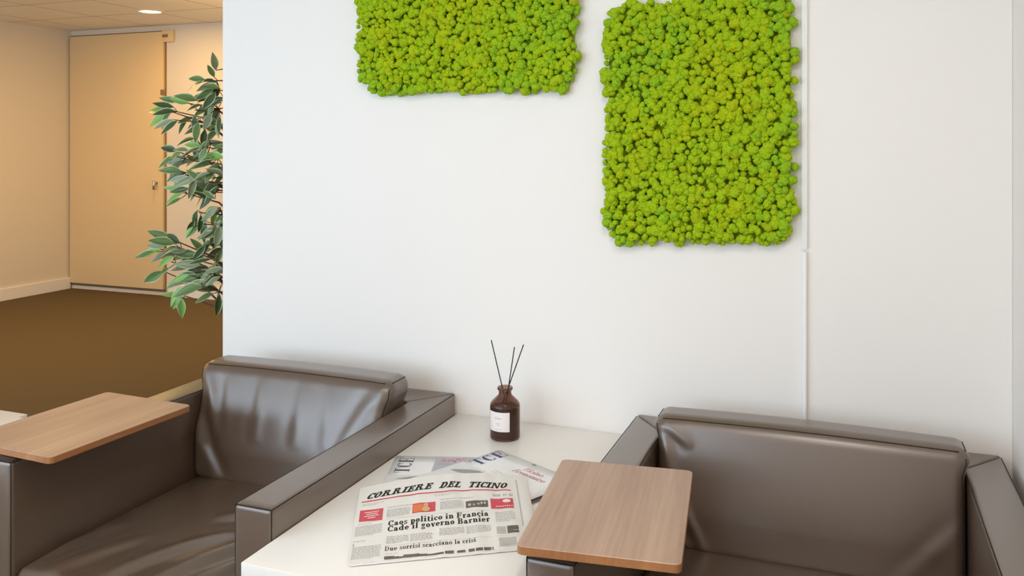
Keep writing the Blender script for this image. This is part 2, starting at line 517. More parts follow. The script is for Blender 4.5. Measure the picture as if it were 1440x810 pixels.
# ------------------------------------------------------------ lettering kit
class Pen:
    """draws serif letters as flat polygons, baseline 0, capitals 1 high"""
    def __init__(s, W=.2, T=.08, S=.09, xh=.68): s.W, s.T, s.S, s.xh = W, T, S, xh
    def rect(s, x0, y0, x1, y1): return [[(x0, y0), (x1, y0), (x1, y1), (x0, y1)]]
    def quad(s, x0, y0, x1, y1, w): return [[(x0, y0), (x0 + w, y0), (x1 + w, y1), (x1, y1)]]
    def arc(s, cx, cy, rx, ry, a0, a1, tv, th, n=14):
        o = []
        for i in range(n):
            p, q = (math.radians(a0 + (a1 - a0) * k / n) for k in (i, i + 1))
            ix, iy = max(rx - tv, .01), max(ry - th, .01)
            o.append([(cx + rx * math.cos(p), cy + ry * math.sin(p)), (cx + rx * math.cos(q), cy + ry * math.sin(q)),
                      (cx + ix * math.cos(q), cy + iy * math.sin(q)), (cx + ix * math.cos(p), cy + iy * math.sin(p))])
        return o
    def stem(s, x, y0, y1, lo=True, hi=True):
        W, T, S = s.W, s.T, s.S
        o = s.rect(x, y0, x + W, y1)
        if lo: o += s.rect(x - S, y0, x + W + S, y0 + T)
        if hi: o += s.rect(x - S, y1 - T, x + W + (S if hi is True else 0), y1)
        return o
    def glyph(s, c):
        W, T, S, xh = s.W, s.T, s.S, s.xh
        R = s.rect
        a = S
        if c == 'C': return s.arc(.42, .5, .42, .5, 42, 318, W, T) + R(.66, .62, .66 + T * 1.2, .98) + R(.66, .04, .66 + T * 1.2, .22), .84
        if c == 'O': return s.arc(.45, .5, .45, .5, 0, 360, W, T, 24), .98
        if c == 'D': return s.stem(a, 0, 1) + s.arc(a + W + .1, .5, .45, .5, -90, 90, W, T) + R(a + W, 0, a + W + .1, T) + R(a + W, 1 - T, a + W + .1, 1), a + W + .63
        if c == 'R': return (s.stem(a, 0, 1) + s.arc(a + W + .12, .74, .3, .26, -90, 90, W * .9, T) + R(a + W, 1 - T, a + W + .12, 1) + R(a + W, .48, a + W + .12, .48 + T)
                             + s.quad(a + W + .36, 0, a + W + .06, .5, W) + R(a + W + .28, 0, a + W + .36 + W + S, T)), a + 2 * W + .36 + S + .03
        if c == 'B': return (s.stem(a, 0, 1) + s.arc(a + W + .12, .75, .28, .25, -90, 90, W * .9, T) + s.arc(a + W + .12, .27, .34, .27, -90, 90, W, T)
                             + R(a + W, 1 - T, a + W + .12, 1) + R(a + W, .49, a + W + .12, .49 + T) + R(a + W, 0, a + W + .12, T)), a + W + .52
        if c in 'EFL':
            e = a + W + .42
            o = s.stem(a, 0, 1)
            if c != 'L': o += R(a + W, 1 - T, e, 1) + R(e - T, .70, e, 1) + R(a + W, .47, e - .14, .47 + T) + R(e - .14 - T, .34, e - .14, .70)
            if c != 'F': o += R(a + W, 0, e + .04, T) + R(e + .04 - T, 0, e + .04, .32)
            return o, e + .1
        if c == 'I': return s.stem(a, 0, 1), W + 2 * S + .04
        if c == 'T':
            w = W + .62
            return s.stem(w / 2 - W / 2, 0, 1, True, False) + R(0, 1 - T, w, 1) + R(0, .68, T, 1) + R(w - T, .68, w, 1), w + .04
        if c == 'N':
            t2 = T * 1.3; w = a + .98
            return (R(a, 0, a + t2, 1) + R(0, 0, a + t2 + S, T) + R(0, 1 - T, a + t2 + S * .5, 1) + R(w - t2, 0, w, 1) + R(w - t2 - S, 1 - T, w + S, 1)
                    + s.quad(w - W * .85, 0, a, 1, W * .85)), w + S + .04
        # lower case
        if c in 'ceo':
            r = .31
            if c == 'o': return s.arc(r, xh / 2, r, xh / 2, 0, 360, W, T, 20), 2 * r + .05
            if c == 'c': return s.arc(r, xh / 2, r, xh / 2, 50, 320, W, T) + R(.40, xh - .26, .56, xh - .1), .58
            return s.arc(r, xh / 2, r, xh / 2, 0, 318, W, T, 18) + R(.1, xh * .5 - T * .5, .61, xh * .5 + T * .5), .64
        if c == 'a': return (R(.30, 0, .30 + W, xh * .72) + s.arc(.27, xh * .68, .23 + W * .0 + .0, xh * .32, 0, 150, W * .9, T) + R(.04, xh * .6, .2, xh * .82)
                             + s.arc(.24, xh * .28, .24, xh * .28, 60, 320, W * .9, T) + R(.30 + W, 0, .38 + W, T)), .42 + W
        if c == 'd': return s.stem(.42, 0, 1.04, False, False) + R(.34, 1.04 - T, .42, 1.04) + R(.42 + W, 0, .5 + W, T) + s.arc(.29, xh / 2, .29, xh / 2, 40, 320, W, T), .54 + W
        if c == 'p': return (s.stem(.08, -.3, xh, True, False) + R(0, xh - T, .08, xh) + s.arc(.34 + W * .3, xh / 2, .29, xh / 2, -140, 140, W, T)), .72
        if c in 'il':
            y1 = xh if c == 'i' else 1.04
            o = s.stem(.07, 0, y1, False, False) + R(0, 0, .14 + W, T) + R(0, y1 - T, .08, y1)
            if c == 'i': o += s.arc(.07 + W / 2, .92, W * .6, .11, 0, 360, W * .55, .1, 10)
            return o, .18 + W
        if c in 'nmhur':
            o = s.stem(.07, 0, xh, False, False) + R(0, xh - T, .08, xh)
            if c == 'u':
                x2 = .40
                return o + s.stem(x2, 0, xh, False, False) + R(x2 - .07, xh - T, x2, xh) + s.arc(.07 + (x2 + W - .07) / 2, .22, (x2 + W - .07) / 2, .22, 180, 320, W, T) + R(x2 + W, 0, x2 + W + .07, T), x2 + W + .1
            o += R(0, 0, .14 + W, T)
            if c == 'r': return o + s.arc(.10 + W + .12, xh - .2, .2, .2, 60, 180, T, T) + R(.12 + W, xh - .2, .28 + W, xh), .33 + W
            k = 2 if c == 'm' else 1
            x = .07
            for _ in range(k):
                x2 = x + .36
                o += s.stem(x2, 0, xh * .7, False, False) + R(x2 - .06, 0, x2 + W + .07, T) + s.arc((x + x2 + W) / 2, xh * .66, (x2 + W - x) / 2, xh * .34, 0, 140, W, T)
                x = x2
            return o, x + W + .1
        if c == 's': return (s.arc(.25, xh * .74, .22, xh * .26, 30, 270, W * .8, T) + s.arc(.25, xh * .27, .24, xh * .27, -150, 90, W * .8, T) + R(.38, xh * .66, .46, xh) + R(.02, 0, .1, xh * .34)), .53
        if c == 't': return s.rect(.10, .04, .10 + W, .92) + R(0, xh - T, .34 + W * .3, xh) + s.arc(.10 + W * .5 + .13, .14, .13 + W * .5, .14, 180, 330, W, T), .42 + W * .3
        if c == 'v': return s.quad(.22, 0, .02, xh, W) + s.quad(.26, 0, .50, xh, T) + R(-.04, xh - T, .1 + W, xh) + R(.42, xh - T, .64, xh), .64
        if c == 'g': return (s.arc(.27, xh * .62, .25, xh * .38, 0, 360, W * .85, T, 18) + s.arc(.28, -.12, .29, .2, 0, 360, W * .6, T * 1.1, 18) + R(.45, xh - .12, .62, xh - .02)), .63
        return [], .34
    def text(s, st, track=.06, space=.38):
        x, out = 0, []
        for c in st:
            if c == ' ': x += space; continue
            polys, w = s.glyph(c)
            out += [[(px + x, py) for px, py in p] for p in polys]
            x += w + track
        return out, x - track

def print_mesh(polys, S, off, name, mat, parent, step=.005):
    """lay flat polygons (a right, b down, metres) onto the sheet S"""
    vs, fs = [], []
    for p in polys:
        if len(p) == 4:                      # cut long bars so that they follow the sheet
            l = max(math.dist(p[0], p[1]), math.dist(p[3], p[2]))
            m = max(1, int(l / step))
            k2 = max(1, int(max(math.dist(p[1], p[2]), math.dist(p[0], p[3])) / step))
            for i in range(m):
                for j in range(k2):
                    q = []
                    for s_, r_ in ((i / m, j / k2), ((i + 1) / m, j / k2), ((i + 1) / m, (j + 1) / k2), (i / m, (j + 1) / k2)):
                        ax = p[0][0] * (1 - s_) + p[1][0] * s_; ay = p[0][1] * (1 - s_) + p[1][1] * s_
                        bx = p[3][0] * (1 - s_) + p[2][0] * s_; by = p[3][1] * (1 - s_) + p[2][1] * s_
                        q.append((ax * (1 - r_) + bx * r_, ay * (1 - r_) + by * r_))
                    b = len(vs); vs += [S(a, c) + Vector((0, 0, off)) for a, c in q]; fs.append((b, b + 1, b + 2, b + 3))
        else:
            b = len(vs); vs += [S(a, c) + Vector((0, 0, off)) for a, c in p]; fs.append(tuple(range(b, b + len(p))))
    bm = bmesh.new()
    bv = [bm.verts.new(v) for v in vs]
    for f in fs:
        try: fc = bm.faces.new([bv[i] for i in f])
        except ValueError: continue
        fc.normal_update()
        if fc.normal.z < 0: fc.normal_flip()
    return obj(name, bm, mat, parent, False)

def line(pen, st, a0, a1, base0, base1, h, shear=0, track=.06, space=.38):
    """text from a0 to a1 on the sheet with the baseline running base0..base1"""
    polys, w = pen.text(st, track, space)
    k = (a1 - a0 - shear * h * .0) / w
    return [[(a0 + x * k + shear * y * h, base0 + (base1 - base0) * (x / w) - y * h) for x, y in p] for p in polys]

def bar(a0, b0, a1, b1): return [(a0, b0), (a1, b0), (a1, b1), (a0, b1)]

def greek(a0, a1, b0, b1, pitch=.0034, th=.0013, r=random.Random(3), last=.7):
    o = []
    b = b0
    while b + th <= b1 + 1e-6:
        a = a0
        end = a1 if b + pitch + th <= b1 else a0 + (a1 - a0) * last
        while a < end - .002:
            w = min(r.uniform(.003, .010), end - a)
            o.append(bar(a, b, a + w, b + th))
            a += w + .0014
        b += pitch
    return o

def disc(ca, cb, ra, rb, n=16): return [(ca + ra * math.cos(2 * PI * k / n), cb + rb * math.sin(2 * PI * k / n)) for k in range(n)]

# ---------------------------------------------------------------- newspaper
NW, NH = .352, .316
NTL, NTR, NBR, NBL = (Vector(p) for p in ((-.970, -.584), (-.669, -.391), (-.536, -.679), (-.828, -.865)))
NC = Vector((-.75, -.63, .55))
def news(a, b, dz=0):
    u, v = a / NW, b / NH
    p = (NTL * (1 - u) + NTR * u) * (1 - v) + (NBL * (1 - u) + NBR * u) * v
    uu, vv = max(0, min(1, u)), max(0, min(1, v))
    z = .5565 + .0085 * (1 - vv * vv) + .0165 * math.sin(PI * uu) * (1 - vv) ** 1.3
    z += (.0006 * (.6 + math.sin(uu * 37 + 2 * vv)) * math.sin(PI * uu) + .0004 * math.sin(uu * 61 - 3 * vv)) * (.35 + uu)
    if uu > .93: z -= .0008 * ((uu - .93) / .07) ** 2
    z = max(z, .5566)
    return Vector((p.x - NC.x, p.y - NC.y, z - NC.z + dz))

def sheet_mesh(S, a0, a1, b0, b1, na, nb, thick):
    bm = bmesh.new()
    A, B = np.linspace(a0, a1, na), np.linspace(b0, b1, nb)
    top = [[bm.verts.new(S(a, b)) for b in B] for a in A]
    bot = [[bm.verts.new(S(a, b) - Vector((0, 0, thick))) for b in B] for a in A]
    for i in range(na - 1):
        for j in range(nb - 1):
            bm.faces.new((top[i][j], top[i][j + 1], top[i + 1][j + 1], top[i + 1][j]))
            bm.faces.new((bot[i][j], bot[i + 1][j], bot[i + 1][j + 1], bot[i][j + 1]))
    for i in range(na - 1):
        bm.faces.new((top[i][0], top[i + 1][0], bot[i + 1][0], bot[i][0]))
        bm.faces.new((top[i][-1], bot[i][-1], bot[i + 1][-1], top[i + 1][-1]))
    for j in range(nb - 1):
        bm.faces.new((top[0][j], bot[0][j], bot[0][j + 1], top[0][j + 1]))
        bm.faces.new((top[-1][j], top[-1][j + 1], bot[-1][j + 1], bot[-1][j]))
    bmesh.ops.recalc_face_normals(bm, faces=bm.faces)
    return bm

np_ = thing('newspaper', 'folded Italian newspaper with a red rule under its masthead, on the white table', 'newspaper', NC)
fp = obj('front_page', sheet_mesh(news, 0, NW, 0, NH, 130, 60, .0012), M_PAPER, np_, True, 40)
obj('inner_pages', sheet_mesh(lambda a, b: news(a, b, -.0016), .003, NW + .0025, .004, NH + .0022, 60, 24, .0028), M_PAPER, np_, True, 40)
K = .0004
pen = Pen(.32, .165, .12)
m1 = line(pen, 'CORRIERE', .0150, .1480, .0667, .0628, .0265, .30, .03) + line(pen, 'DEL', .1640, .2090, .0633, .0672, .0265, .30, .03) \
    + line(pen, 'TICINO', .2240, .3060, .0690, .0745, .0265, .30, .03)
print_mesh(m1, news, K, 'masthead', M_INK, np_)
print_mesh([[(.008, .0738), (.155, .0774), (.155, .0824), (.008, .0791)], [(.155, .0774), (.3157, .0801), (.3157, .0849), (.155, .0824)]], news, K, 'red_rule', M_RED, np_, .01)
pen = Pen(.25, .10, .08)
hd = line(pen, 'Caos politico in Francia', .0667, .2635, .1965, .1905, .0205) + line(pen, 'Cade il governo Barnier', .0667, .2655, .2180, .2130, .0205)
print_mesh(hd, news, K, 'headline', M_INK, np_)
print_mesh(line(Pen(.2, .08, .07), 'Due sorrisi scacciano la crisi', .0651, .2351, .2860, .2840, .0145), news, K, 'subheading', M_INK, np_)
# teaser boxes and pictures
b1 = print_mesh([[(.0077, .1152), (.054, .1195), (.0543, .1694), (.0088, .1643)]], news, K, 'teaser_box', M_RED, np_)
b1['label'] = 'red box with pale lines at the left margin'
print_mesh([bar(.018, .128, .046, .131), bar(.022, .136, .044, .139), bar(.018, .144, .046, .147), bar(.025, .152, .040, .155)], news, 2 * K, 'caption', M_PALE, b1)
b2 = print_mesh([bar(.1119, .1195, .1579, .1580)], news, K, 'teaser_box', M_RED, np_)
b2['label'] = 'red and orange box with a small figure'
print_mesh([bar(.113, .126, .135, .156)], news, 2 * K, 'orange_field', M_ORANGE, b2)
print_mesh([disc(.139, .131, .0045, .008), disc(.139, .147, .008, .010)], news, 3 * K, 'figure', M_SKINT, b2)
b3 = print_mesh([bar(.2697, .1205, .3168, .1640)], news, K, 'teaser_box', M_RED, np_)
b3['label'] = 'red box with a pale oval at the right margin'
print_mesh([disc(.303, .133, .0085, .0075)], news, 2 * K, 'oval', M_PALE, b3)
print_mesh([bar(.280 + .0045 * i, .153, .283 + .0045 * i, .1565) for i in range(8)], news, 2 * K, 'caption', M_PALE, b3)
p1 = print_mesh([bar(.2191, .1273, .2643, .1550)], news, K, 'photograph', M_PHOTO, np_)
p1['label'] = 'dark grey picture of a group'
rr_ = random.Random(5)
print_mesh([disc(.226 + .0085 * i + rr_.uniform(-.002, .002), .141 + rr_.uniform(-.005, .005), rr_.uniform(.0018, .0035), rr_.uniform(.003, .006), 8) for i in range(5)],
           news, 2 * K, 'figures', M_PHOTOL, p1)
p2 = print_mesh([bar(.2973, .2345, .3198, .2622)], news, K, 'photograph', M_PHOTO, np_)
p2['label'] = 'small brown-grey picture low at the right'
print_mesh([bar(.309, .2515, .3198, .2535)], news, 2 * K, 'figures', M_PHOTOL, p2)
p3 = print_mesh([bar(.2765, .2350, .2945, .2622)], news, K, 'photograph', M_PHOTOL, np_)
p3['label'] = 'pale picture low at the right'
p4 = print_mesh([bar(.279, .277, .312, .306)], news, K, 'photograph', M_PHOTOL, np_)
p4['label'] = 'pale picture at the bottom right corner'
# the top of a picture cut off by the fold
segs, a = [], .0655
while a < .266:
    w = rr_.uniform(.006, .022); w = min(w, .267 - a)
    segs.append(bar(a, .3035 + rr_.uniform(0, .006), a + w, .3155)); a += w + rr_.choice((.0, .002, .006))
print_mesh(segs, news, K, 'cut_off_picture', M_PHOTO, np_)
# price block
pr, a = [], .2755
for ch in '#### ## ##': 
    if ch == '#': pr.append(bar(a, .100 + rr_.uniform(0, .001), a + .0032, .1095))
    a += .0043
print_mesh(pr, news, K, 'price_line', M_GREYINK, np_)
for args in ((.0617, .1075, .129, .164), (.1673, .2145, .122, .156), (.005, .056, .1835, .222, .004, .0016), (.005, .058, .262, .306),
             (.0664, .108, .236, .262), (.111, .1532, .236, .262), (.1658, .214, .226, .254), (.218, .266, .226, .254),
             (.0665, .105, .296, .2985), (.277, .3160, .1780, .218, .0058, .0022), (.155, .205, .0895, .097, .005, .0013),
             (.010, .055, .089, .1005, .0055, .0020), (.328, .331, .03, .24, .0062, .0042)):
    print_mesh(greek(*args), news, K, 'text_block', M_GREYINK, np_)
for args in ((.0617, .1319, .1185, .1215, .004, .0026), (.1673, .2640, .1120, .1150, .004, .0022), (.008, .045, .174, .1765, .004, .0018), (.005, .036, .2405, .243, .004, .0024)):
    print_mesh(greek(*args), news, K, 'small_heading', M_GREYINK, np_)
for q in (bar(.0617, .1685, .266, .1692), bar(.065, .2690, .267, .2696), bar(.275, .2700, .318, .2706), bar(.275, .309, .316, .3096), bar(.0045, .2500, .0075, .2600)):
    print_mesh([q], news, K, 'thin_rule', M_GREYINK, np_)

# ---------------------------------------------------------------- magazines
def magazine(label, tl, rz, w, h, z0, thick, blue):
    """origin at the top left corner of the cover, x right, y up the page"""
    t = thing('magazine', label, 'magazine', (tl[0], tl[1], z0), rz, None)
    bm = bmesh.new()
    add_box(bm, 0, w, -h, 0, .0004, thick - .0003)
    obj('pages', bevel_all(bm, .0008, 1), M_PAPER, t)
    S = lambda a, b: Vector((a, -b, thick))
    obj('cover', sheet_mesh(S, -.0004, w + .0004, -.0004, h + .0004, 8, 8, .0003), M_GLOSS, t)
    return t, S
ma, SA = magazine('magazine with grey picture and dark sideways lettering beside the left chair arm', (-1.008, -.357), math.radians(18.5), .21, .285, .5505, .0024, False)
K2 = .0003
def sideways(pen, st, x_base, b_from, b_to, h):
    """letters reading up the page: tops to the left"""
    polys, w = pen.text(st, .06)
    k = (b_from - b_to) / w
    return [[(x_base - y * h, b_from - x * k) for x, y in p] for p in polys]
big = Pen(.26, .045, .10)
print_mesh(sideways(big, 'TCE', .046, .104, .012, .034), SA, K2, 'logo', material('dark_slate_ink', (.07, .075, .10, 1), .5, .3), ma)
print_mesh([bar(.0965, .0005, .2095, .2845)], SA, K2, 'cover_picture', M_COVERGREY, ma)
print_mesh([bar(.0005, .118, .0965, .2845)], SA, K2, 'lower_picture', M_COVERLITE, ma)
arc = []
for i in range(16):
    q = [(.02 + .10 * s_, .142 - .026 * math.sin(PI * .5 * s_) + o) for s_, o in ((i / 16, 0), ((i + 1) / 16, 0), ((i + 1) / 16, .014 * math.sin(PI * (i + 1) / 16)), (i / 16, .014 * math.sin(PI * i / 16)))]
    arc.append(q)
print_mesh(arc, SA, 2 * K2, 'dark_curve', M_COVERDARK, ma)
sans = Pen(.17, .11, .0)
print_mesh(line(sans, 'aero', .108, .168, .034, .034, .030, .18, .03), SA, 2 * K2, 'title', M_PINK, ma)
print_mesh(line(Pen(.2, .11, .0), 'po', .172, .2085, .034, .034, .030, .18, .03), SA, 2 * K2, 'title', material('dark_violet_ink', (.045, .04, .075, 1), .5, .3), ma)
print_mesh([bar(.106, .048, .135, .0495)], SA, 2 * K2, 'title_rule', M_COVERDARK, ma)

mc, SCv = magazine('white magazine with blue sideways lettering and crimson title, under the newspaper behind its masthead', (-.792, -.240), math.radians(-26), .262, .262, .5533, .0028, True)
print_mesh(sideways(big, 'TCE', .042, .102, .006, .036), SCv, K2, 'logo', M_BLUE, mc)
print_mesh([bar(.0005, .114, .085, .2615)], SCv, K2, 'lower_picture', M_COVERLITE, mc)
arc = []
for i in range(20):
    f0, f1 = i / 20, (i + 1) / 20
    g_ = lambda f: (.018 + .075 * f, .165 - .042 * math.sin(PI * .62 * f))
    a_, b_ = g_(f0), g_(f1)
    arc.append([a_, b_, (b_[0] + .004, b_[1] + .026 * math.sin(PI * f1)), (a_[0] + .004, a_[1] + .026 * math.sin(PI * f0))])
print_mesh(arc, SCv, 2 * K2, 'dark_curve', M_COVERDARK, mc)
ital = Pen(.15, .05, .05)
print_mesh(line(ital, 'Ticino', .128, .190, .047, .047, .0165, .35, .04) + line(ital, 'Economico', .118, .215, .068, .068, .0165, .35, .04), SCv, K2, 'title', M_CRIMSON, mc)
print_mesh(greek(.125, .19, .094, .112, .008, .0016) + greek(.09, .118, .094, .115, .010, .0016), SCv, K2, 'small_print', M_GREYINK, mc)
print_mesh([[(.118, .005), (.133, .002), (.135, .009), (.128, .011)]], SCv, K2, 'emblem', M_COVERDARK, mc)
# a third one below it, of which only the dark corner shows
mt = thing('magazine', 'brown-edged magazine mostly hidden below the white magazine and the wooden tray', 'magazine', (-.792, -.240, .5505), math.radians(-28))
obj('pages', bevel_all(boxes((.14, .278, -.186, -.05, .0002, .0020)), .0008, 1), M_PAPER, mt)
obj('cover', boxes((.1396, .2784, -.1864, -.0496, .0020, .0024)), material('brown_cover', (.10, .07, .06, 1), .4, .4), mt, False)

# ---------------------------------------------------------- reed diffuser
BX, BY, BZ = -.818, -.135, .5505
rd = thing('reed_diffuser', 'amber glass reed diffuser bottle with three black sticks, near the wall', 'diffuser', (BX, BY, BZ))
prof = [(0, 0), (.034, 0), (.0375, .002), (.0385, .006), (.0385, .080), (.0375, .087), (.033, .094), (.022, .104), (.0175, .109), (.0165, .113),
        (.0165, .121), (.0195, .1225), (.0200, .1255), (.0190, .1285), (.0150, .1285), (.0140, .126), (.0140, .112), (.019, .1035), (.031, .0925),
        (.0355, .086), (.0362, .080), (.0362, .007), (.033, .004), (0, .004)]
obj('bottle', lathe(prof, 64), M_AMBER, rd, True, 40)
obj('fragrance_oil', lathe([(0, .0042), (.033, .0042), (.0358, .007), (.0358, .0795), (0, .0795)], 48), M_OIL, rd, True, 40)
va = math.atan2(-2.195 - BY, 0 - BX)
def label_patch(a0, a1, z0, z1, r, na=18):
    vs, fs = [], []
    for i in range(na + 1):
        a = a0 + (a1 - a0) * i / na
        for z in (z0, z1): vs.append((r * math.cos(a), r * math.sin(a), z))
    for i in range(na): fs.append((2 * i, 2 * i + 2, 2 * i + 3, 2 * i + 1))
    return vs, fs
la0, la1 = va - math.radians(74), va + math.radians(17)
def label_solid(a0, a1, z0, z1, r0, r1, na=24):
    bm = bmesh.new(); R_ = []
    for i in range(na + 1):
        a = a0 + (a1 - a0) * i / na
        R_.append([bm.verts.new((r * math.cos(a), r * math.sin(a), z)) for r, z in ((r0, z0), (r1, z0), (r1, z1), (r0, z1))])
    for i in range(na):
        for k in range(4): bm.faces.new((R_[i][k], R_[i][(k + 1) % 4], R_[i + 1][(k + 1) % 4], R_[i + 1][k]))
    bm.faces.new(R_[0]); bm.faces.new(R_[-1])
    bmesh.ops.recalc_face_normals(bm, faces=bm.faces)
    return bm
lb = obj('label', label_solid(la0, la1, .0255, .0735, .0386, .0390), M_LABEL, rd, True, 40)
vs, fs = [], []
def lbar(f0, f1, z0, z1):
    v, f = label_patch(la0 + (la1 - la0) * f0, la0 + (la1 - la0) * f1, z0, z1, .0391, 6)
    b = len(vs); vs.extend(v); fs.extend([tuple(i + b for i in q) for q in f])
for f0, f1, z0, z1 in ((.36, .40, .0565, .060), (.43, .47, .0565, .060), (.50, .56, .0565, .060), (.59, .64, .0565, .060), (.49, .51, .0625, .0645),
                       (.40, .62, .0455, .0465), (.42, .60, .0430, .0440), (.46, .56, .0405, .0415), (.36, .66, .0305, .0314)):
    lbar(f0, f1, z0, z1)
obj('label_print', (vs, fs), M_GREYINK, lb, False)
for (xt, zt, yt, xb, yb) in ((-.858, .793, -.130, -.826, -.135), (-.795, .780, -.128, -.810, -.131), (-.766, .791, -.140, -.808, -.138)):
    tip = Vector((xt - BX, yt - BY, zt - BZ)); neck = Vector((xb - BX, yb - BY, .128))
    dirn = (neck - tip).normalized()
    end = neck + dirn * ((.128 - .0815) / -dirn.z)
    obj('stick', add_tube(bmesh.new(), [tip, neck, end], .0015, 8), M_REED, rd)

# ------------------------------------------------------------- moss panels
def ico(sub):
    bm = bmesh.new()
    bmesh.ops.create_icosphere(bm, subdivisions=sub, radius=1)
    v = np.array([w.co[:] for w in bm.verts]); f = np.array([[w.index for w in q.verts] for q in bm.faces])
    bm.free()
    return v, f
V0, F0 = ico(4)
PROTO = []
for k in range(10):
    cs = rng.normal(size=(70, 3)); cs /= np.linalg.norm(cs, axis=1)[:, None]
    wd = rng.uniform(.16, .26, 70); hh = rng.uniform(.13, .30, 70)
    dd = np.arccos(np.clip(V0 @ cs.T, -1, 1))
    lump = np.max(hh * np.sqrt(np.clip(1 - (dd / (wd * 1.5)) ** 2, 0, 1)), axis=1)
    PROTO.append(V0 * (.76 + lump)[:, None] * np.array([1, 1, 1]))

def moss(name, label, x0, x1, z0, z1, rad, skew, warm_light):
    root = thing(name, label, 'moss panel', ((x0 + x1) / 2, 0, (z0 + z1) / 2))
    cx, cz = (x0 + x1) / 2, (z0 + z1) / 2
    hw, hh = (x1 - x0) / 2, (z1 - z0) / 2
    def sd(x, z):                                   # distance inside the rounded outline
        z = z - skew * x
        qx, qz = abs(x) - hw + rad, abs(z) - hh + rad
        return -(math.hypot(max(qx, 0), max(qz, 0)) + min(max(qx, qz), 0) - rad)
    board = []
    for ccx, ccz, a0 in ((hw - rad, hh - rad, 0), (-hw + rad, hh - rad, 90), (-hw + rad, -hh + rad, 180), (hw - rad, -hh + rad, 270)):
        for i in range(9):
            a = math.radians(a0 + 90 * i / 8)
            x, z = (ccx + (rad - .014) * math.cos(a)), (ccz + (rad - .014) * math.sin(a))
            board.append((x, z + skew * x))
    bm = bmesh.new()
    lo = [bm.verts.new((x, -.001, z)) for x, z in board]; hi = [bm.verts.new((x, -.014, z)) for x, z in board]
    bm.faces.new(lo); bm.faces.new(hi[::-1])
    for i in range(len(board)): bm.faces.new((lo[i], hi[i], hi[(i + 1) % len(board)], lo[(i + 1) % len(board)]))
    bmesh.ops.recalc_face_normals(bm, faces=bm.faces)
    obj('backing_board', bm, M_MOSSBACK, root, False)
    sp = .0150
    pts = []
    nx, nz = int(2 * hw / sp) + 3, int(2 * hh / (sp * .87)) + 3
    for j in range(nz):
        for i in range(nx):
            x = -hw - sp + (i + .5 * (j % 2)) * sp + rng.uniform(-.42, .42) * sp
            z = -hh - sp + j * sp * .87 + rng.uniform(-.42, .42) * sp
            d_ = sd(x, z) + .009 * noise.noise(Vector((x * 24, z * 24, hw * 9)))
            if d_ < .004: continue
            pts.append((x, z, d_))
    vs, fs, ms = [], [], []
    nb = 0
    for x, z, d_ in pts:
        r = rng.choice([rng.uniform(.0072, .0105), rng.uniform(.0105, .0150)], p=[.60, .40])
        edge = min(1, d_ / .022)
        y = -(.014 + .016 * edge + rng.uniform(-.006, .007)) 
        q = rng.normal(size=4); q /= np.linalg.norm(q)
        w_, a_, b_, c_ = q
        Rm = np.array([[1 - 2 * (b_ * b_ + c_ * c_), 2 * (a_ * b_ - c_ * w_), 2 * (a_ * c_ + b_ * w_)],
                       [2 * (a_ * b_ + c_ * w_), 1 - 2 * (a_ * a_ + c_ * c_), 2 * (b_ * c_ - a_ * w_)],
                       [2 * (a_ * c_ - b_ * w_), 2 * (b_ * c_ + a_ * w_), 1 - 2 * (a_ * a_ + b_ * b_)]])
        P = PROTO[rng.integers(len(PROTO))] @ Rm.T * (r * rng.uniform(.85, 1.15, 3)) + np.array([x, y, z])
        P[:, 1] = np.minimum(P[:, 1], -.002)
        vs.append(P); fs.append(F0 + nb); nb += len(P)
        k = .6 * noise.noise(Vector((x * 5 + 3 * hw, z * 5, 1.7))) + .35 * noise.noise(Vector((x * 24, z * 24, 4))) + rng.normal() * .12 + warm_light * (1 - 1.6 * math.hypot(x / hw, z / hh) ** 2)  # random tone, plus warm light put into the colour as a yellower centre
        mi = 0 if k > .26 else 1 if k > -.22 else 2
        if rng.random() < .05: mi = 3
        ms.append(np.full(len(F0), mi))
    v = np.concatenate(vs); f = np.concatenate(fs); mi = np.concatenate(ms)
    me = bpy.data.meshes.new('moss')
    me.vertices.add(len(v)); me.vertices.foreach_set('co', v.astype(np.float32).ravel())
    me.loops.add(f.size); me.loops.foreach_set('vertex_index', f.astype(np.int32).ravel())
    me.polygons.add(len(f)); me.polygons.foreach_set('loop_start', np.arange(0, f.size, 3, dtype=np.int32))
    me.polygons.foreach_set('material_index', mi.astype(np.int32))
    me.polygons.foreach_set('use_smooth', np.ones(len(f), dtype=bool))
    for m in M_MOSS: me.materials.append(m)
    me.update(calc_edges=True); me.validate()
    o = bpy.data.objects.new('moss', me); COL.objects.link(o); o.parent = root
    return root

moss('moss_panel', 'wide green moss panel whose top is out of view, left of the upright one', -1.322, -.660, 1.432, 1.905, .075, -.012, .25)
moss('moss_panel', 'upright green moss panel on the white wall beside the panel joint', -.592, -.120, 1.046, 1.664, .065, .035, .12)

# ------------------------------------------------------------ variegated fig
PY = .45
KX0, KX1 = 0, 0
def at(u, v, y):
    """point of the plane y seen at pixel (u, v) of the photograph"""
    th = math.radians(21.2); f = 1227.
    a, b = (u - 720) / f, (200 - v) / f
    dx, dy = -math.sin(th) + math.cos(th) * a, math.cos(th) + math.sin(th) * a
    k = (y + 2.195) / dy
    return Vector((dx * k, y, 1.3 + b * k))

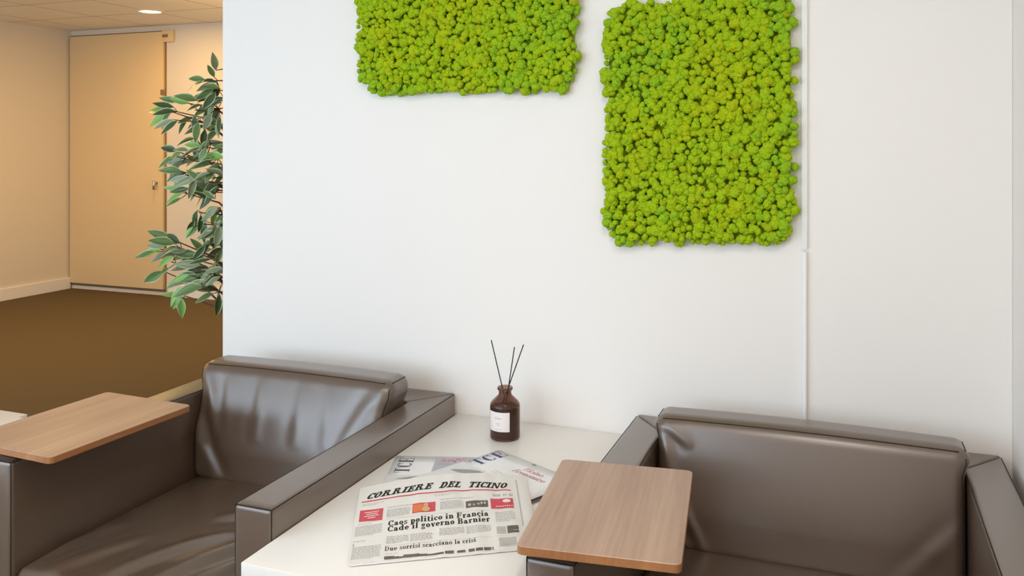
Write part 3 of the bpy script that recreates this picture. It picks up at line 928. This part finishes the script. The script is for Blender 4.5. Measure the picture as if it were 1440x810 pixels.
LEAVES = []   # (u, v, direction in degrees, length in px, tone)
def cl(u, v, su, sv, ang, sa, n, ln=25, tones=(0, 1, 1, 3)):
    for _ in range(n):
        LEAVES.append((random.gauss(u, su), random.gauss(v, sv), random.gauss(ang, sa), ln * random.uniform(.75, 1.2), random.choice(tones)))
for e in ((303, 95, 95, 22, 3), (285, 112, 170, 26, 1), (282, 116, 190, 28, 1), (300, 106, 120, 20, 1), (305, 120, 260, 26, 0), (298, 118, 210, 24, 3),
          (240, 150, 170, 26, 0), (248, 142, 170, 24, 1), (262, 144, 165, 24, 2), (272, 140, 160, 26, 1), (284, 140, 175, 24, 0), (280, 148, 190, 24, 0),
          (232, 155, 172, 32, 2), (234, 160, 215, 30, 2), (238, 162, 230, 28, 1), (240, 170, 200, 28, 3), (246, 172, 215, 26, 0), (242, 157, 190, 26, 0),
          (262, 172, 240, 20, 0), (274, 166, 270, 24, 0), (278, 168, 220, 22, 0), (268, 166, 200, 20, 1), (284, 178, 200, 26, 0), (288, 186, 265, 26, 0),
          (272, 196, 190, 24, 1), (278, 204, 175, 22, 2), (290, 194, 280, 26, 0), (242, 222, 215, 26, 1), (246, 212, 165, 24, 0), (252, 216, 200, 28, 1),
          (258, 222, 195, 32, 3), (262, 212, 170, 26, 3), (264, 228, 190, 30, 3), (250, 236, 225, 22, 1), (310, 222, 175, 36, 2), (312, 214, 190, 30, 2),
          (308, 232, 215, 24, 2), (250, 240, 175, 26, 1), (258, 244, 200, 28, 0), (262, 250, 190, 28, 3), (258, 258, 200, 26, 0), (268, 256, 180, 30, 3),
          (252, 266, 170, 22, 2), (256, 270, 205, 28, 2), (262, 266, 190, 26, 0), (252, 280, 205, 20, 1), (276, 300, 250, 26, 0), (282, 306, 265, 26, 0),
          (272, 312, 240, 22, 0), (278, 318, 225, 24, 1), (288, 316, 260, 26, 0), (270, 322, 235, 20, 2), (292, 302, 235, 24, 3),
          (235, 334, 160, 28, 1), (240, 342, 170, 30, 1), (244, 348, 195, 30, 0), (250, 340, 150, 26, 0), (228, 346, 178, 26, 3), (222, 352, 195, 30, 2),
          (214, 355, 190, 24, 1), (236, 356, 205, 26, 3), (246, 358, 190, 30, 0), (240, 362, 215, 24, 2), (258, 352, 175, 28, 3), (262, 360, 185, 30, 1),
          (274, 358, 178, 32, 1), (272, 364, 200, 28, 0), (284, 364, 185, 32, 0), (226, 384, 208, 30, 1), (236, 378, 212, 14, 1),
          (284, 352, 130, 24, 1), (286, 348, 230, 24, 0), (294, 352, 200, 24, 3), (300, 346, 95, 20, 1), (268, 374, 190, 28, 3), (276, 372, 175, 30, 3),
          (288, 378, 190, 30, 0), (296, 384, 182, 34, 3), (262, 388, 200, 26, 2), (270, 386, 190, 28, 0), (252, 396, 205, 28, 2), (264, 396, 190, 30, 3),
          (280, 390, 188, 32, 1), (258, 406, 225, 30, 2), (254, 412, 245, 26, 2), (252, 418, 265, 24, 2), (256, 424, 270, 24, 2), (248, 414, 180, 20, 2),
          (278, 404, 195, 36, 1), (292, 400, 188, 34, 3), (302, 408, 182, 34, 0), (296, 414, 200, 26, 1), (308, 418, 260, 30, 0), (312, 402, 250, 26, 0)):
    LEAVES.append(e)
cl(303, 132, 7, 9, 200, 35, 9); cl(300, 158, 7, 9, 230, 35, 9); cl(306, 174, 5, 6, 250, 30, 4); cl(290, 222, 10, 7, 190, 30, 9, 26, (0, 1, 3, 3))
cl(298, 206, 8, 6, 200, 40, 5); cl(288, 250, 12, 8, 195, 30, 13, 26, (0, 1, 3, 3, 3)); cl(296, 270, 10, 8, 200, 30, 10, 26, (0, 1, 3, 3))
cl(304, 290, 6, 9, 230, 40, 7, 26, (0, 3, 3, 2)); cl(305, 318, 5, 12, 240, 40, 8, 24, (0, 3, 3)); cl(304, 352, 6, 12, 200, 40, 7, 24, (0, 1, 3))
cl(302, 388, 7, 9, 190, 25, 9, 28, (0, 1, 3, 3)); cl(310, 240, 4, 40, 230, 50, 8); cl(350, 250, 22, 95, 270, 80, 46); cl(400, 260, 20, 90, 300, 60, 34)

TRX, TRY = at(372, 300, PY + .02).x, PY + .02
plant = thing('potted_fig_tree', 'artificial weeping fig with cream-edged leaves reaching out behind the white wall end', 'plant', (TRX, TRY, 0))
O = Vector((TRX, TRY, 0))
vs, fs, ms = [], [], []
stems = {}
for (u, v, ang, ln, tone) in LEAVES:
    y = PY + random.uniform(-.11, .13)
    base = at(u, v, y)
    k = math.hypot(base.x, base.y + 2.195) / 1227. * 1.02
    L_ = ln * k * 1.08
    a = math.radians(ang)
    right = Vector((.932, .362, 0)); toward = Vector((.362 * .0 + .52, -.85, 0)).normalized()
    dirv = (right * math.cos(a) + Vector((0, 0, 1)) * math.sin(a) + toward * random.uniform(-.35, .45)).normalized()
    nrm = (toward * random.uniform(.45, 1.1) + Vector((0, 0, 1)) * random.uniform(.1, .9) + Vector((random.uniform(-.6, .6), 0, 0))).normalized()
    side = dirv.cross(nrm).normalized(); nrm = side.cross(dirv).normalized()
    start = base - dirv * L_ * .15
    wmax = L_ * random.uniform(.145, .215)
    fold = random.uniform(.1, .8); droop = random.uniform(-.05, .40)
    prof = ((0, .05), (.12, .50), (.30, .95), (.48, 1.0), (.68, .78), (.85, .42), (1.0, .02))
    b0 = len(vs)
    for t_, w_ in prof:
        c_ = start + dirv * (L_ * t_) - nrm * (L_ * droop * t_ * t_)
        for s_ in (-1, -.80, 0, .80, 1):
            p = c_ + side * (s_ * wmax * w_) + nrm * (abs(s_) * wmax * w_ * fold)
            vs.append(p - O)
    for i in range(len(prof) - 1):
        for j in range(4):
            q = b0 + i * 5 + j
            fs.append((q, q + 1, q + 6, q + 5)); ms.append(4 if j in (0, 3) else tone)
    stems.setdefault((int(u // 26), int(v // 24)), []).append(start)
obj('foliage', (vs, fs, ms), M_LEAF + [M_LEAFEDGE], plant, True)
bm = bmesh.new()
add_tube(bm, [(0, 0, .22), (.02, .01, .6), (-.01, 0, 1.0), (.015, -.01, 1.4), (0, .01, 1.75)], .022, 10, r1=.008)
for key, pts in stems.items():
    for p in pts:
        q = p - O
        mean = sum((x for x in pts), Vector()) / len(pts) - O
        h0 = max(.45, min(1.65, mean.z - abs(mean.x) * .45))
        root_ = Vector((0.003, 0, h0))
        mid = root_.lerp(mean, .55) + Vector((0, 0, .05))
        add_tube(bm, [mean + (mid - mean) * .12, q], .0016, 5)
    add_tube(bm, [root_, mid, mean], .005, 6, r1=.002)
obj('trunk', bm, M_BARK, plant, True)
obj('pot', lathe([(0, 0), (.12, 0), (.155, .24), (.16, .26), (.145, .26), (.14, .22), (0, .22)], 40), M_POT, plant, True, 40)
obj('soil', lathe([(0, .228), (.1385, .2205)], 32), M_SOIL, plant)

# ------------------------------------------------------------------- lights
def area(name, loc, rot, sx, sy, power, col, shape='RECTANGLE', spread=None):
    l = bpy.data.lights.new(name, 'AREA')
    l.shape = shape; l.size = sx
    if shape in ('RECTANGLE', 'ELLIPSE'): l.size_y = sy
    l.energy = power; l.color = col
    if spread: l.spread = spread
    o = bpy.data.objects.new(name, l)
    COL.objects.link(o); o.location = loc; o.rotation_euler = rot
    return o
area('window_daylight', ((WX0 + WX1) / 2, YF - .12, (WZ0 + WZ1) / 2), (PI / 2, 0, 0), WX1 - WX0, WZ1 - WZ0, 116, (.68, .845, 1.0))
for x, y, p in ((-1.1, -1.6, 4.5), (-.08, -1.6, 9.5), (-1.1, -2.6, 4.5), (-.1, -2.6, 7.5)):
    area('lounge_lamp', (x, y, CEIL - .012), (0, 0, 0), .2, .2, p, (1, .91, .82), 'DISK')
for x, y, p in ((-4.92, 2.95, 10), (-5.6, 1.5, 15), (-4.2, 1.5, 14), (-5.6, .2, 12), (-2.9, 2.4, 5)):
    area('back_room_lamp', (x, y, CEIL - .012), (0, 0, 0), .16, .16, p, (1, .60, .22), 'DISK')
pl = bpy.data.lights.new('hidden_fill_light', 'POINT')  # unseen fill light without a fixture, added to lift the door and ceiling
pl.energy = 22; pl.color = (1, .62, .25); pl.shadow_soft_size = .15
po = bpy.data.objects.new('hidden_fill_light', pl); COL.objects.link(po); po.location = (-3.6, 2.75, 1.5)
w = bpy.data.worlds.new('World'); SC.world = w
w.use_nodes = True
w.node_tree.nodes['Background'].inputs[0].default_value = (.75, .86, 1, 1)
w.node_tree.nodes['Background'].inputs[1].default_value = 1.0

# ------------------------------------------------------------------- camera
cd = bpy.data.cameras.new('camera')
cam = bpy.data.objects.new('camera', cd)
COL.objects.link(cam)
cam.location = (0, -2.195, 1.30)
cam.rotation_euler = (PI / 2, 0, math.radians(21.2))
cd.sensor_fit = 'HORIZONTAL'; cd.sensor_width = 36
cd.lens = 36 * 1227 / 1440
cd.shift_y = -(405 - 200) / 1440
cd.clip_start = .02
SC.camera = cam
SC.view_settings.view_transform = 'Standard'
SC.view_settings.look = 'None'
SC.view_settings.gamma = 1
SC.view_settings.use_curve_mapping = False
SC.view_settings.exposure = -.03
SC.cycles.max_bounces = 10
SC.cycles.diffuse_bounces = 6
SC.cycles.use_denoising = True
